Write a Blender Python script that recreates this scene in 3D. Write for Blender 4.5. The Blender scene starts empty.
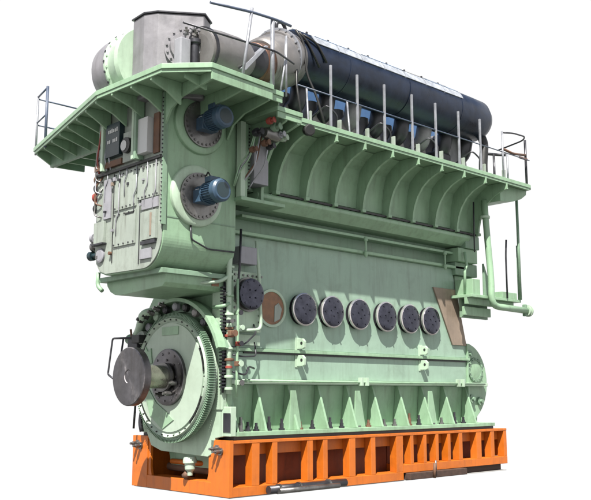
import bpy, bmesh, math, random
from mathutils import Vector, Matrix
random.seed(7)
PI = math.pi
S = bpy.context.scene
COL = S.collection
R = math.radians

# ------------------------------------------------------------------ materials
def mat(name, col, rough=.5, metal=0., var=.12, grime=.0, grime_col=(.09, .075, .05), scale=1.3, bump=.15, coat=0., bump_scale=60, spots=0., spot_col=(.22, .09, .04)):
    k_ = .58 if metal < .3 else .7
    col = tuple(c * k_ for c in col); grime_col = tuple(c * k_ for c in grime_col); spot_col = tuple(c * k_ for c in spot_col)
    m = bpy.data.materials.new(name); m.use_nodes = True
    nt = m.node_tree; N = nt.nodes; L = nt.links
    b = N['Principled BSDF']
    geo = N.new('ShaderNodeNewGeometry')
    n1 = N.new('ShaderNodeTexNoise'); n1.inputs['Scale'].default_value = scale; n1.inputs['Detail'].default_value = 6; n1.inputs['Roughness'].default_value = .62
    L.new(geo.outputs['Position'], n1.inputs['Vector'])
    r1 = N.new('ShaderNodeMapRange'); r1.inputs[1].default_value = .3; r1.inputs[2].default_value = .7
    r1.inputs[3].default_value = 1 - var; r1.inputs[4].default_value = 1 + var
    L.new(n1.outputs['Fac'], r1.inputs[0])
    mul = N.new('ShaderNodeMix'); mul.data_type = 'RGBA'; mul.blend_type = 'MULTIPLY'; mul.inputs[0].default_value = 1
    mul.inputs[6].default_value = (*col, 1); L.new(r1.outputs[0], mul.inputs[7])
    out = mul.outputs[2]
    if grime:
        mp = N.new('ShaderNodeMapping'); mp.inputs['Scale'].default_value = (5.5, 5.5, .55)
        L.new(geo.outputs['Position'], mp.inputs['Vector'])
        n2 = N.new('ShaderNodeTexNoise'); n2.inputs['Scale'].default_value = 1.4; n2.inputs['Detail'].default_value = 8; n2.inputs['Roughness'].default_value = .7
        L.new(mp.outputs[0], n2.inputs['Vector'])
        r2 = N.new('ShaderNodeMapRange'); r2.inputs[1].default_value = .5; r2.inputs[2].default_value = .78; r2.inputs[3].default_value = 0; r2.inputs[4].default_value = grime
        L.new(n2.outputs['Fac'], r2.inputs[0])
        mx = N.new('ShaderNodeMix'); mx.data_type = 'RGBA'; L.new(r2.outputs[0], mx.inputs[0]); L.new(out, mx.inputs[6]); mx.inputs[7].default_value = (*grime_col, 1)
        out = mx.outputs[2]
    if spots:
        n3 = N.new('ShaderNodeTexNoise'); n3.inputs['Scale'].default_value = 9; n3.inputs['Detail'].default_value = 10; n3.inputs['Roughness'].default_value = .75
        L.new(geo.outputs['Position'], n3.inputs['Vector'])
        r3 = N.new('ShaderNodeMapRange'); r3.inputs[1].default_value = .66; r3.inputs[2].default_value = .74; r3.inputs[3].default_value = 0; r3.inputs[4].default_value = spots
        L.new(n3.outputs['Fac'], r3.inputs[0])
        mx = N.new('ShaderNodeMix'); mx.data_type = 'RGBA'; L.new(r3.outputs[0], mx.inputs[0]); L.new(out, mx.inputs[6]); mx.inputs[7].default_value = (*spot_col, 1)
        out = mx.outputs[2]
    if grime:
        n4 = N.new('ShaderNodeTexNoise'); n4.inputs['Scale'].default_value = 2.1; n4.inputs['Detail'].default_value = 9; n4.inputs['Roughness'].default_value = .68; n4.inputs['Distortion'].default_value = .6
        L.new(geo.outputs['Position'], n4.inputs['Vector'])
        r4 = N.new('ShaderNodeMapRange'); r4.inputs[1].default_value = .52; r4.inputs[2].default_value = .72; r4.inputs[3].default_value = 0; r4.inputs[4].default_value = grime * .8
        L.new(n4.outputs['Fac'], r4.inputs[0])
        mx = N.new('ShaderNodeMix'); mx.data_type = 'RGBA'; mx.blend_type = 'MULTIPLY'; L.new(r4.outputs[0], mx.inputs[0]); L.new(out, mx.inputs[6]); mx.inputs[7].default_value = (.42, .40, .36, 1)
        out = mx.outputs[2]
    L.new(out, b.inputs['Base Color'])
    rr = N.new('ShaderNodeMapRange'); rr.inputs[1].default_value = .3; rr.inputs[2].default_value = .7
    rr.inputs[3].default_value = max(0, rough - .1); rr.inputs[4].default_value = min(1, rough + .12)
    L.new(n1.outputs['Fac'], rr.inputs[0]); L.new(rr.outputs[0], b.inputs['Roughness'])
    b.inputs['Metallic'].default_value = metal
    if coat: b.inputs['Coat Weight'].default_value = coat; b.inputs['Coat Roughness'].default_value = .15
    if bump:
        nb = N.new('ShaderNodeTexNoise'); nb.inputs['Scale'].default_value = bump_scale; nb.inputs['Detail'].default_value = 3
        L.new(geo.outputs['Position'], nb.inputs['Vector'])
        ns = N.new('ShaderNodeTexNoise'); ns.inputs['Scale'].default_value = 3.5; ns.inputs['Detail'].default_value = 2
        L.new(geo.outputs['Position'], ns.inputs['Vector'])
        bp0 = N.new('ShaderNodeBump'); bp0.inputs['Strength'].default_value = .35; bp0.inputs['Distance'].default_value = .02
        L.new(ns.outputs['Fac'], bp0.inputs['Height'])
        bp = N.new('ShaderNodeBump'); bp.inputs['Strength'].default_value = bump; bp.inputs['Distance'].default_value = .004
        L.new(nb.outputs['Fac'], bp.inputs['Height']); L.new(bp0.outputs[0], bp.inputs['Normal']); L.new(bp.outputs[0], b.inputs['Normal'])
    return m

M = {}
M['green'] = mat('green_paint', (.36, .56, .365), .42, grime=.42, spots=.45, var=.10)
M['crankcase'] = mat('crankcase_paint', (.375, .54, .42), .40, grime=.34, spots=.35, var=.10)
M['pale'] = mat('pale_green_paint', (.56, .73, .555), .45, grime=.30, spots=.35, var=.10)
M['cream'] = mat('cream_panel_paint', (.43, .49, .43), .5, grime=.65, spots=.6, var=.10)
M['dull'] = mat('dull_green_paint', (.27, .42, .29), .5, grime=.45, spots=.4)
M['orange'] = mat('orange_primer', (.76, .185, .010), .5, grime=.4, grime_col=(.16, .05, .02), spots=.5, spot_col=(.12, .04, .02), var=.10)
M['flange'] = mat('dark_turned_steel', (.20, .19, .20), .34, metal=.95, var=.35, scale=5, spots=.6, grime=.5)
_b = M['flange'].node_tree.nodes['Principled BSDF']; _t = M['flange'].node_tree.nodes.new('ShaderNodeTangent'); _t.direction_type = 'RADIAL'; _t.axis = 'X'
M['flange'].node_tree.links.new(_t.outputs[0], _b.inputs['Tangent']); _b.inputs['Anisotropic'].default_value = .85
M['shaft'] = mat('olive_shaft', (.36, .37, .30), .28, metal=.75, var=.2, scale=5, grime=.5, spots=.5)
M['light'] = mat('light_green_white', (.55, .68, .55), .45, grime=.25, spots=.3, var=.06)
M['orangedark'] = mat('shaded_dirty_orange', (.24, .05, .012), .7, grime=.7, grime_col=(.06, .03, .02), spots=.5, spot_col=(.05, .03, .02))  # dirt, plus the shade inside the base bays put into the colour
M['steel'] = mat('machined_steel', (.26, .255, .25), .36, metal=.85, var=.25, scale=4, spots=.5, grime=.4)
M['darksteel'] = mat('dark_steel', (.055, .055, .065), .38, metal=.5, var=.3, scale=4, grime=.2)
M['lid'] = mat('relief_valve_lid', (.08, .082, .11), .14, metal=.85, var=.35, scale=7, bump=.05)  # blue tint is reflected sky put into the colour
M['rim'] = mat('bright_rim', (.8, .76, .75), .15, metal=.8, var=.2, scale=5)
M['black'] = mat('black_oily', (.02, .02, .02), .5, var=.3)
M['lag'] = mat('navy_lagging_sheet', (.016, .026, .054), .34, metal=.3, var=.5, scale=2.5, bump=1.0, bump_scale=5, spots=.5, spot_col=(.10, .10, .11))
M['sheen'] = mat('painted_sun_sheen', (.55, .58, .63), .35, metal=.3, var=.3, scale=6)  # sun sheen on the dark receiver, put into the colour
M['slate'] = mat('slate_blue_sheen', (.22, .30, .42), .35, metal=.4, var=.3, scale=6)  # bluish part of the receiver's painted sheen
M['silver'] = mat('aluminium_cladding', (.25, .238, .235), .42, metal=.4, var=.16, scale=3, spots=.3, grime=.35, grime_col=(.2, .16, .13))
M['turbo'] = mat('grey_turbo_paint', (.31, .30, .325), .45, metal=.1, var=.22, scale=3, grime=.35, spots=.3)
M['copper'] = mat('heat_tinted_copper', (.17, .09, .06), .4, metal=.6, var=.4, scale=5, spots=.5, spot_col=(.05, .04, .05))
M['blue'] = mat('motor_blue', (.05, .105, .175), .45, var=.15, scale=6, grime=.3, spots=.2)
M['skyblue'] = mat('sky_gap_blue', (.10, .22, .46), .6, var=.12, scale=2, grime=.2)  # colour of the sky behind the engine
M['galv'] = mat('galvanised_pipe', (.42, .43, .47), .4, metal=.5, var=.2, scale=6)
M['railblue'] = mat('slate_rail_paint', (.10, .13, .20), .45, var=.2, scale=5)
M['grey'] = mat('grey_cabinet', (.40, .40, .44), .5, var=.1, scale=5, grime=.25)
M['rust'] = mat('rusty_brown', (.19, .095, .055), .7, var=.35, scale=6)
M['brown'] = mat('brown_primer_plate', (.36, .28, .215), .6, var=.14, scale=3, grime=.35)
M['orangeend'] = mat('rust_cavity', (.33, .17, .09), .6, var=.3, scale=8)
M['wood'] = mat('weathered_timber', (.075, .04, .028), .8, var=.4, scale=9)
M['white'] = mat('white_marking', (.75, .76, .76), .5, var=.05)
M['red'] = mat('red_valve_paint', (.40, .07, .05), .5, var=.2, scale=8)
M['signblue'] = mat('dark_panel', (.02, .045, .055), .4, var=.2)
M['concrete'] = mat('concrete', (.5, .49, .47), .8, var=.12)

# ------------------------------------------------------------------ mesh builder
class MB:
    def __init__(s, bevel=0.): s.bm = bmesh.new(); s.bevel = bevel; s.done = set()
    def mark(s, i):
        for f in s.bm.faces:
            if f not in s.done: f.material_index = i; s.done.add(f)
        return s
    def box(s, a, b, rot=None, piv=None):
        a = Vector(a); b = Vector(b); c = (a + b) / 2; d = b - a
        r = bmesh.ops.create_cube(s.bm, size=1)
        for v in r['verts']:
            v.co = Vector((v.co.x * d.x, v.co.y * d.y, v.co.z * d.z))
            if rot is not None: v.co = rot @ v.co
            v.co += c
        return s
    def prism(s, prof, axis, t0, t1):
        """closed 2D profile extruded along axis 'x' (prof=y,z), 'y' (prof=x,z) or 'z' (prof=x,y)"""
        def P(p, t):
            return {'x': (t, p[0], p[1]), 'y': (p[0], t, p[1]), 'z': (p[0], p[1], t)}[axis]
        A = [s.bm.verts.new(P(p, t0)) for p in prof]; B = [s.bm.verts.new(P(p, t1)) for p in prof]
        n = len(prof)
        fs = [s.bm.faces.new(A), s.bm.faces.new(B[::-1])]
        for i in range(n): fs.append(s.bm.faces.new((A[i], B[i], B[(i + 1) % n], A[(i + 1) % n])))
        bmesh.ops.recalc_face_normals(s.bm, faces=fs)
        return s
    def lathe(s, p0, d, prof, n=32, closed=True):
        """prof: list of (distance along d, radius) from p0"""
        p0 = Vector(p0); d = Vector(d).normalized()
        u = d.orthogonal().normalized(); w = d.cross(u)
        rings = []
        for (t, r) in prof:
            if r < 1e-5: rings.append([s.bm.verts.new(p0 + d * t)]); continue
            rings.append([s.bm.verts.new(p0 + d * t + (u * math.cos(2 * PI * i / n) + w * math.sin(2 * PI * i / n)) * r) for i in range(n)])
        fs = []
        for a, b, (ta, ra), (tb, rb) in zip(rings, rings[1:], prof, prof[1:]):
            sm = True
            for i in range(n):
                j = (i + 1) % n
                if len(a) == 1 and len(b) == 1: break
                if len(a) == 1: f = s.bm.faces.new((a[0], b[j], b[i]))
                elif len(b) == 1: f = s.bm.faces.new((a[i], a[j], b[0]))
                else: f = s.bm.faces.new((a[i], a[j], b[j], b[i]))
                f.smooth = True; fs.append(f)
        if closed:
            if len(rings[0]) > 1: fs.append(s.bm.faces.new(rings[0][::-1]))
            if len(rings[-1]) > 1: fs.append(s.bm.faces.new(rings[-1]))
        bmesh.ops.recalc_face_normals(s.bm, faces=fs)
        return s
    def cyl(s, p0, p1, r, r2=None, n=24):
        p0 = Vector(p0); p1 = Vector(p1); L = (p1 - p0).length
        return s.lathe(p0, p1 - p0, [(0, r), (L, r if r2 is None else r2)], n)
    def tube(s, pts, r, n=10, bend=.12):
        pts = [Vector(p) for p in pts]
        # round the corners
        q = [pts[0]]
        for i in range(1, len(pts) - 1):
            a, b, c = pts[i - 1], pts[i], pts[i + 1]
            e = min(bend, (a - b).length * .45, (c - b).length * .45)
            A = b + (a - b).normalized() * e; C = b + (c - b).normalized() * e
            for k in range(5):
                t = k / 4; q.append(A * (1 - t) ** 2 + b * 2 * t * (1 - t) + C * t * t)
        q.append(pts[-1])
        prev = None; rings = []
        for i, p in enumerate(q):
            d = (q[min(i + 1, len(q) - 1)] - q[max(i - 1, 0)]).normalized()
            if prev is None: u = d.orthogonal().normalized()
            else:
                u = prev - d * prev.dot(d)
                u = u.normalized() if u.length > 1e-6 else d.orthogonal().normalized()
            prev = u; w = d.cross(u)
            rings.append([s.bm.verts.new(p + (u * math.cos(2 * PI * k / n) + w * math.sin(2 * PI * k / n)) * r) for k in range(n)])
        for a, b in zip(rings, rings[1:]):
            for k in range(n):
                f = s.bm.faces.new((a[k], a[(k + 1) % n], b[(k + 1) % n], b[k])); f.smooth = True
        s.bm.faces.new(rings[0][::-1]); s.bm.faces.new(rings[-1])
        return s
    def bolts(s, c, axis, rad, n, r=.018, h=.02, ph=0., seg=6):
        c = Vector(c); d = Vector(axis).normalized(); u = d.orthogonal().normalized(); w = d.cross(u)
        for i in range(n):
            a = ph + 2 * PI * i / n
            p = c + (u * math.cos(a) + w * math.sin(a)) * rad
            s.lathe(p, d, [(-.005, r), (h, r)], seg)
            for f in s.bm.faces[-0:] if False else []: pass
        return s

LOC = {}
def ob(name, mb, m, parent=None, sharp=True):
    bm = mb.bm
    me = bpy.data.meshes.new(name)
    xs = [v.co for v in bm.verts]
    lo = Vector((min(c.x for c in xs), min(c.y for c in xs), min(c.z for c in xs)))
    hi = Vector((max(c.x for c in xs), max(c.y for c in xs), max(c.z for c in xs)))
    c = (lo + hi) / 2
    if parent is None: c.z = lo.z
    for v in bm.verts: v.co -= c
    # sharp creases between smooth faces
    for e in bm.edges:
        if len(e.link_faces) == 2 and e.calc_face_angle(0) > R(35): e.smooth = False
    bm.to_mesh(me); bm.free()
    o = bpy.data.objects.new(name, me); COL.objects.link(o)
    for q in (m if isinstance(m, (list, tuple)) else [m]): me.materials.append(M[q])
    o.location = c - (LOC[parent.name] if parent else Vector())
    if parent: o.parent = parent
    LOC[o.name] = c
    if mb.bevel:
        b = o.modifiers.new('bevel', 'BEVEL'); b.width = mb.bevel; b.segments = 2; b.limit_method = 'ANGLE'; b.angle_limit = R(40)
    return o
def empty(name, loc, label, cat, group=None):
    o = bpy.data.objects.new(name, None); COL.objects.link(o); o.location = loc; LOC[o.name] = Vector(loc)
    o['label'] = label; o['category'] = cat
    if group: o['group'] = group
    return o
def tag(o, label, cat, group=None):
    o['label'] = label; o['category'] = cat
    if group: o['group'] = group
def arc(cx, cz, r, a0, a1, n=8):
    return [(cx + r * math.cos(R(a0 + (a1 - a0) * i / n)), cz + r * math.sin(R(a0 + (a1 - a0) * i / n))) for i in range(n + 1)]

# ------------------------------------------------------------------ ground pad
g = ob('ground', MB().box((.02, .02, -.015), (7.68, 2.7, -.001)), 'concrete'); g['kind'] = 'structure'

# ------------------------------------------------------------------ orange base frames
def base_frame(x0, x1, z0, ribs, label, first):
    t = empty('base_frame', (x0, 0, z0), label, 'steel base', 'orange steel base frames under the engine')
    zt = .87
    ob('top_flange', MB(.006).box((x0, 0, zt - .05), (x1, .50, zt)), 'orange', t)
    ob('top_flange', MB(.006).box((x0, 2.22, zt - .05), (x1, 2.72, zt)), 'orange', t)
    zb = z0 + .15
    ob('bottom_flange', MB(.006).box((x0, .002, z0), (x1, .50, zb)), 'orange', t)
    ob('bottom_flange', MB(.006).box((x0, 2.22, z0), (x1, 2.718, zb)), 'orange', t)
    ob('web', MB(.004).box((x0 + .01, .42, zb), (x1 - .01, .45, zt - .05)), 'orangedark', t)  # near web coloured dark for the shade inside the bays
    ob('apron', MB(.003).box((x0 + .08, .17, zt - .24), (x1 - .01, .195, zt - .052)), 'orange', t)
    ob('web', MB(.004).box((x0 + .01, 2.42, zb), (x1 - .01, 2.45, zt - .05)), 'orange', t)
    for (a, b) in ribs:
        ob('rib', MB(.004).box((a, .004, zb + .002), (b, .168, zt - .052)), 'orange', t)
    for (a, b) in ribs[::3]:
        ob('rib', MB(.004).box((a, .452, zb + .002), (b, .49, zt - .052)), 'orange', t)
    return t
bf = base_frame(0, 4.23, .0, [(.46, .62), (.90, 1.01), (1.70, 1.83), (2.08, 2.19), (2.74, 2.90), (3.32, 3.44), (4.03, 4.225)],
     'long orange base frame under the flywheel end, with open front and wide rib bays', True)
# end of the front frame: two posts, low beam, bolts
for y0 in (.0, 2.26):
    p = ob('end_post', MB(.006).box((-.02, y0 - .002, .0), (.07, y0 + .462, .875)), 'orange', bf)
    for k in range(2):
        yy = y0 + (.2 if y0 < 1 else .2) + k * .06
        ob('bolt', MB().lathe((-.02, yy + (.03 if k else 0), .70 + .04 * k), (-1, 0, 0), [(0, .06), (.03, .06), (.03, .035), (.12, .035), (.12, .02), (.17, .02)], 12), 'steel', p)
for y0 in (.464, 2.18):
    ob('post_gusset', MB(.004).box((-.01, y0, .2), (.06, y0 + .07, .80)) if False else MB(.004).prism([(y0, .2), (y0 + (.12 if y0 < 1 else .078), .2), (y0 + .078, .35), (y0 + .078, .80), (y0, .80)] if y0 < 1 else [(y0 - .04, .2), (y0 + .078, .2), (y0 + .078, .80), (y0, .80), (y0, .35)], 'x', .0, .05), 'orange', bf)
ob('end_beam', MB(.006).box((-.018, .462, 0), (.3, 2.258, .21)), 'orange', bf)
ob('cross_beam', MB(.006).box((1.0, .50, .02), (1.2, 2.22, .8)), 'orange', bf)
ob('cross_beam', MB(.006).box((3.2, .50, .02), (3.4, 2.22, .8)), 'orange', bf)
ob('drain_pipe', MB().tube([(.35, 2.1, .35), (.35, .6, .33)], .07), 'rust', bf)
ob('drain_pipe', MB().tube([(.25, 1.9, .45), (.25, 1.2, .45), (.5, .9, .45)], .045), 'orange', bf)
bf2 = base_frame(4.235, 7.71, .13, [(4.45, 4.54), (4.85, 4.94), (5.23, 5.32), (5.62, 5.71), (5.99, 6.11), (6.60, 6.77), (7.11, 7.24), (7.60, 7.705)],
     'shorter and shallower orange base frame under the far end of the engine', False)
ob('cross_beam', MB(.006).box((7.4, .50, .15), (7.6, 2.22, .8)), 'orange', bf2)
ob('end_plate', MB(.004).box((7.66, .17, .285), (7.70, 2.4, .818)), 'orange', bf2)

w = empty('timber_beam', (4.4, -.05, 0), 'dark weathered timber packing under the shallow far base frame', 'timber')
ob('plank', MB(.01).box((4.3, -.10, 0), (6.1, .5, .125)), 'wood', w)
ob('spike', MB().tube([(5.0, -.12, .0), (5.0, -.14, .28)], .03, 8), 'rust', w)
ob('spike', MB().tube([(5.03, -.14, .15), (5.03, -.14, .33)], .018, 8), 'steel', w)
w2 = ob('timber_beam', MB(.01).box((6.3, .1, 0), (7.6, 2.5, .125)), 'wood'); tag(w2, 'dark timber packing below the outermost end of the shallow base frame', 'timber')
r_ = empty('steel_bar', (.7, -.1, 0), 'dark steel bar lying against the foot of the long orange base frame', 'steel bar')
ob('bar', MB().tube([(.75, -.07, .075), (2.55, -.07, .075)], .065, 14), 'darksteel', r_)
ob('bar', MB().tube([(.9, -.16, .05), (2.3, -.16, .05)], .045, 12), 'steel', r_)
for x in (.95, 1.4, 2.1): ob('clamp', MB().lathe((x, -.07, .075), (1, 0, 0), [(0, .085), (.04, .085)], 14), 'steel', r_)

# ------------------------------------------------------------------ THE ENGINE
E = empty('marine_engine', (3.8, 1.36, .87), 'huge pale green marine diesel engine with overhead gallery, standing on orange base frames', 'ship engine')

# bedplate
ob('chock_strip', MB().box((.12, .06, .871), (7.3, 2.6, .925)), 'black', E)
bp = ob('bedplate', MB(.008).prism([(.47, 1.0), (2.25, 1.0), (2.3, 1.76), (.40, 1.76)], 'x', .16, 7.30), 'green', E)
ob('foot_flange', MB(.006).box((.12, .03, .928), (7.33, 2.65, .998)), 'green', bp)
gus = [.225, .835, 1.557, 2.288, 3.033, 3.745, 4.507, 5.236, 5.958, 6.72]
for i, x in enumerate(gus):
    ob('gusset', MB(.004).prism([(.07, 1.0), (.455, 1.0), (.395, 1.758), (.33, 1.758), (.10, 1.08)], 'x', x - .022, x + .022), 'green', bp)
for i in range(len(gus) - 1):                       # holding-down bolts between the gussets
    for k in (.22, .62) if i else (.25, .5, .8):
        x = gus[i] + (gus[i + 1] - gus[i]) * k
        hgt = random.choice((.14, .2, .24, .16))
        b_ = MB().lathe((x, .20, .99), (0, 0, 1), [(0, .055), (.04, .055), (.04, .036), (hgt * .6, .036), (hgt * .6, .024), (hgt, .024)], 10)
        ob('holding_down_bolt', b_, random.choice(['darksteel', 'steel', 'pale', 'rust']), bp)
for x in (1.42, 3.05, 5.2):
    ob('lifting_bracket', MB(.004).prism([(x, 1.0), (x + .30, 1.0), (x + .16, 1.66), (x + .05, 1.66)], 'y', .16, .19), 'green', bp)
ob('sump', MB(.02).prism([(.75, .3), (1.97, .3), (2.2, .99), (.5, .99)], 'x', .3, 7.0), 'green', bp)

# frame box (crankcase, inclined far end)
def cc(z): return 6.30 + (4.3 - z) * .26
fb = ob('frame_box', MB(.008).prism([(.16, 1.84), (6.72, 1.84), (6.72, 2.30), (.16, 2.30)], 'y', .30, 2.42), 'crankcase', E)
ob('side_rail', MB(.008).box((.14, .20, 1.762), (7.36, 2.52, 1.838)), 'pale', fb)
ob('oil_pipe', MB().tube([(.3, .165, 1.82), (7.20, .165, 1.81)], .022, 10), 'green', fb)
for x in (3.2, 3.35, 6.2, 6.35):
    ob('pipe_clamp', MB(.004).box((x, .11, 1.75), (x + .06, .198, 1.90)), 'pale', fb)
cr = ob('crankcase', MB(.008).prism([(.16, 2.36), (cc(2.36), 2.36), (cc(4.25), 4.25), (.16, 4.25)], 'y', .30, 2.42), 'crankcase', E)
ob('joint_flange', MB(.006).box((.13, .24, 2.303), (6.80, 2.47, 2.357)), 'green', fb)
ob('shadow_strip', MB().box((.5, .275, 2.27), (6.7, .32, 2.305)), 'black', fb)  # black strip painted in as the shadow line under the flange
for x in (1.72, 5.15):
    for z0, z1 in ((2.38, 2.56), (2.08, 2.27)):
        m_ = MB(.006).prism([(.11, z0 + .02), (.15, z0), (.298, z0), (.298, z1), (.15, z1), (.10, z1 - .05)], 'x', x, x + .05)
        e_ = ob('eye_plate', m_, 'pale', fb)
        ob('eye_hole', MB().lathe((x - .004, .17, (z0 + z1) / 2 + .01), (1, 0, 0), [(0, .028), (.058, .028)], 12), 'black', e_)
        ob('base_pad', MB(.003).box((x - .04, .285, z0 - .02), (x + .09, .299, z1 + .02)), 'pale', e_)
# cylinder-frame top flanges above crankcase
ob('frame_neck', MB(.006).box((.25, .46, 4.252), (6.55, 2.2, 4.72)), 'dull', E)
ob('frame_ledge', MB(.008).box((.16, .20, 4.252), (6.66, 2.5, 4.31)), 'green', E)
ob('frame_ledge', MB(.008).box((.40, .24, 4.56), (6.62, 2.46, 4.61)), 'green', E)
for x in (3.42, 5.9):
    ob('pipe_union', MB().lathe((x, .16, 4.18), (0, 0, 1), [(0, .02), (.05, .04), (.10, .04), (.12, .02), (.3, .02), (.32, .04), (.36, .04), (.40, .02)], 12), 'green', E)

# crankcase relief valves
vx = [1.82, 2.53, 3.26, 4.03, 4.75, 5.42]
def relief(x, z, r=.285, m='lid'):
    v = ob('relief_valve', MB().lathe((x, .305, z), (0, -1, 0), [(0, .255 * r / .265), (.02, .255 * r / .265), (.02, .215), (.09, .20)], 32), 'darksteel', cr)
    ob('rim', MB().lathe((x, .225, z), (0, -1, 0), [(0, r), (.012, r + .008), (.045, r + .008), (.055, r - .012)], 40), 'rim', v)
    c = MB().lathe((x, .17, z), (0, -1, 0), [(-.02, r - .012), (.004, r - .016), (.03, r * .70), (.038, r * .35), (.04, 0)], 40)
    c.bolts((x, .17, z), (0, -1, 0), r * .78, 6, .016, .035, ph=.3); c.bolts((x, .145, z), (0, -1, 0), r * .3, 4, .014, .03, ph=.6)
    ob('lid', c, m, v)
    return v
for x in vx: relief(x, 3.08)
# inspection opening with rusty inside
ic = MB()
ic.lathe((1.12, .298, 3.06), (0, -1, 0), [(0, .33), (.03, .33), (.03, .285), (-.0, .28)], 40, closed=False)
ho = ob('inspection_opening', ic, 'pale', cr)
ob('cavity', MB().lathe((1.12, .293, 3.06), (0, -1, 0), [(0, .282), (.010, .282)], 36), 'orangeend', ho)
ob('lit_patch', MB(.004).prism([(1.17, 2.82), (1.30, 2.88), (1.35, 3.06), (1.27, 3.16), (1.18, 3.1)], 'y', .270, .285), 'cream', ho)  # cream patch painted in for the lit part of the cavity
# service panel with the first relief valve (left end)
bb = MB(.004).box((.18, .20, 2.62), (.80, .298, 3.62)).mark(0)
for k in range(9):
    for x in (.22, .76): bb.lathe((x, .2, 2.68 + k * .11), (0, -1, 0), [(0, .02), (.025, .02)], 6)
for k in range(6): bb.lathe((.3 + k * .1, .2, 3.56), (0, -1, 0), [(0, .02), (.025, .02)], 6)
bb.mark(1); sp = ob('service_panel', bb, ['pale', 'steel'], cr)
v = ob('relief_valve', MB().lathe((.49, .2, 3.24), (0, -1, 0), [(0, .29), (.05, .29), (.05, .24), (.12, .24)], 32), 'steel', cr)
c = MB().lathe((.49, .08, 3.24), (0, -1, 0), [(-.03, .26), (.012, .26), (.035, .2), (.04, 0)], 40); c.bolts((.49, .07, 3.24), (0, -1, 0), .22, 10, .016, .03)
c.bolts((.49, .05, 3.24), (0, -1, 0), .09, 4, .014, .03); ob('lid', c, 'lid', v)
ob('junction_box', MB(.01).box((.25, .10, 3.74), (.62, .297, 4.03)), 'grey', cr)
ob('access_cover', MB(.006).box((.30, .27, 2.40), (.85, .298, 2.58)), 'pale', cr)
ob('cooling_pipe', MB().tube([(.62, .12, 4.16), (.68, .12, 3.6), (.74, .12, 2.66), (.45, .12, 2.64), (.4, .29, 2.64)], .03, 10), 'pale', cr)
# brown cover plate at the far end
ob('cover_plate', MB(.004).prism([(5.62, 3.80), (6.40, 3.80), (6.715, 2.62), (6.23, 2.62)], 'y', .262, .297), 'brown', cr)

# far end round casing
ca = ob('end_casing', MB(.015).prism([(6.725, 2.68), (6.92, 2.67)] + [(6.78 + .74 * math.cos(R(a)), 1.86 + .82 * math.sin(R(a))) for a in range(76, -66, -8)] + [(7.0, .999), (6.725, .999)], 'y', .33, 2.4), 'green', E)
m_ = MB()
m_.lathe((7.08, .329, 2.12), (0, -1, 0), [(0, .26), (.03, .26), (.03, .2), (.0, .2)], 30, closed=False)
m_.bolts((7.08, .30, 2.12), (0, -1, 0), .23, 14, .014, .02)
ob('cover_ring', m_, 'dull', ca)
ob('cover_disc', MB().lathe((7.08, .328, 2.12), (0, -1, 0), [(0, .2), (.015, .2), (.03, .1), (.035, 0)], 30), 'green', ca)
for (x, z) in ((6.9, 1.5), (7.2, 1.45), (6.85, 2.45)):
    ob('boss', MB().lathe((x, .329, z), (0, -1, 0), [(0, .09), (.05, .09), (.05, .04), (.1, .04)], 18), 'dull', ca)
ob('casing_rib', MB(.005).box((6.73, .26, 1.0), (6.77, .329, 2.66)), 'green', ca)

# cylinder jacket, belt, gallery brackets
jk = ob('cylinder_jacket', MB(.01).box((.35, .16, 5.0), (7.12, 2.56, 6.055)), 'green', E)
ob('jacket_belt', MB(.012).prism([(.02, 4.985), (.0, 4.95), (.0, 4.90), (.17, 4.74), (.46, 4.72), (2.2, 4.72), (2.55, 4.74), (2.7, 4.985)], 'x', .55, 6.62), 'green', jk)
GX = [.95, 1.66, 2.39, 3.15, 3.90, 4.63, 5.36, 6.10, 6.87]
cv = [(-.80, 5.93), (-.64, 5.89), (-.46, 5.81), (-.29, 5.68), (-.16, 5.51), (-.08, 5.33), (-.04, 5.17), (-.02, 5.03)]
for x in GX:
    b_ = ob('bracket', MB(.004).prism([(-.80, 6.065)] + cv + [(.158, 5.03), (.158, 6.065)], 'x', x - .022, x + .022), 'green', jk)
    # rolled edge strip following the curve
    pr = [(p[0] - .012, p[1] - .012) for p in cv]
    st = MB()
    n = len(cv)
    for a in range(n - 1):
        p, q = cv[a], cv[a + 1]
        dn = Vector((q[1] - p[1], -(q[0] - p[0]))).normalized() * .016
        st.prism([(p[0], p[1]), (q[0], q[1]), (q[0] + dn.x, q[1] + dn.y), (p[0] + dn.x, p[1] + dn.y)], 'x', x - .026, x + .026)
    ob('edge_strip', st, 'green', b_)
    ob('foot', MB(.004).box((x - .05, -.06, 4.99), (x + .05, .05, 5.05)), 'green', b_)
for a, b in zip(GX, GX[1:]):                         # sloped shell between brackets + dark drain slot
    ob('bay_shell', MB().prism([(.158, 5.08), (.158, 6.06), (-.34, 6.06), (-.14, 5.94), (.02, 5.8), (.09, 5.55), (.12, 5.3), (.13, 5.08)], 'x', a + .024, b - .024), 'green', jk)
    ob('drain_slot', MB().box((a + .05, -.008, 4.988), (b - .05, .158, 5.022)), 'black', jk)
# large first bracket column at the flywheel side of the gallery
ob('end_bracket', MB(.006).prism([(-.95, 6.06), (-.95, 5.94), (-.6, 5.86), (-.3, 5.65), (-.12, 5.35), (-.06, 5.0), (-.06, 4.76), (.158, 4.76), (.158, 6.06)], 'x', .56, .62), 'green', jk)

# lower boxes at the far end (camshaft drive housing steps)
for i, (x0, x1, z0, z1, y0) in enumerate([(6.50, 7.0, 4.70, 4.99, .05), (6.30, 6.98, 4.40, 4.695, .10), (6.32, 7.10, 4.12, 4.395, .20), (6.42, 7.05, 3.66, 4.115, .30)]):
    ob('drive_housing', MB(.012).box((x0, y0, z0), (x1, 2.2, z1)), 'green' if i % 2 else 'dull', E)

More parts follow.
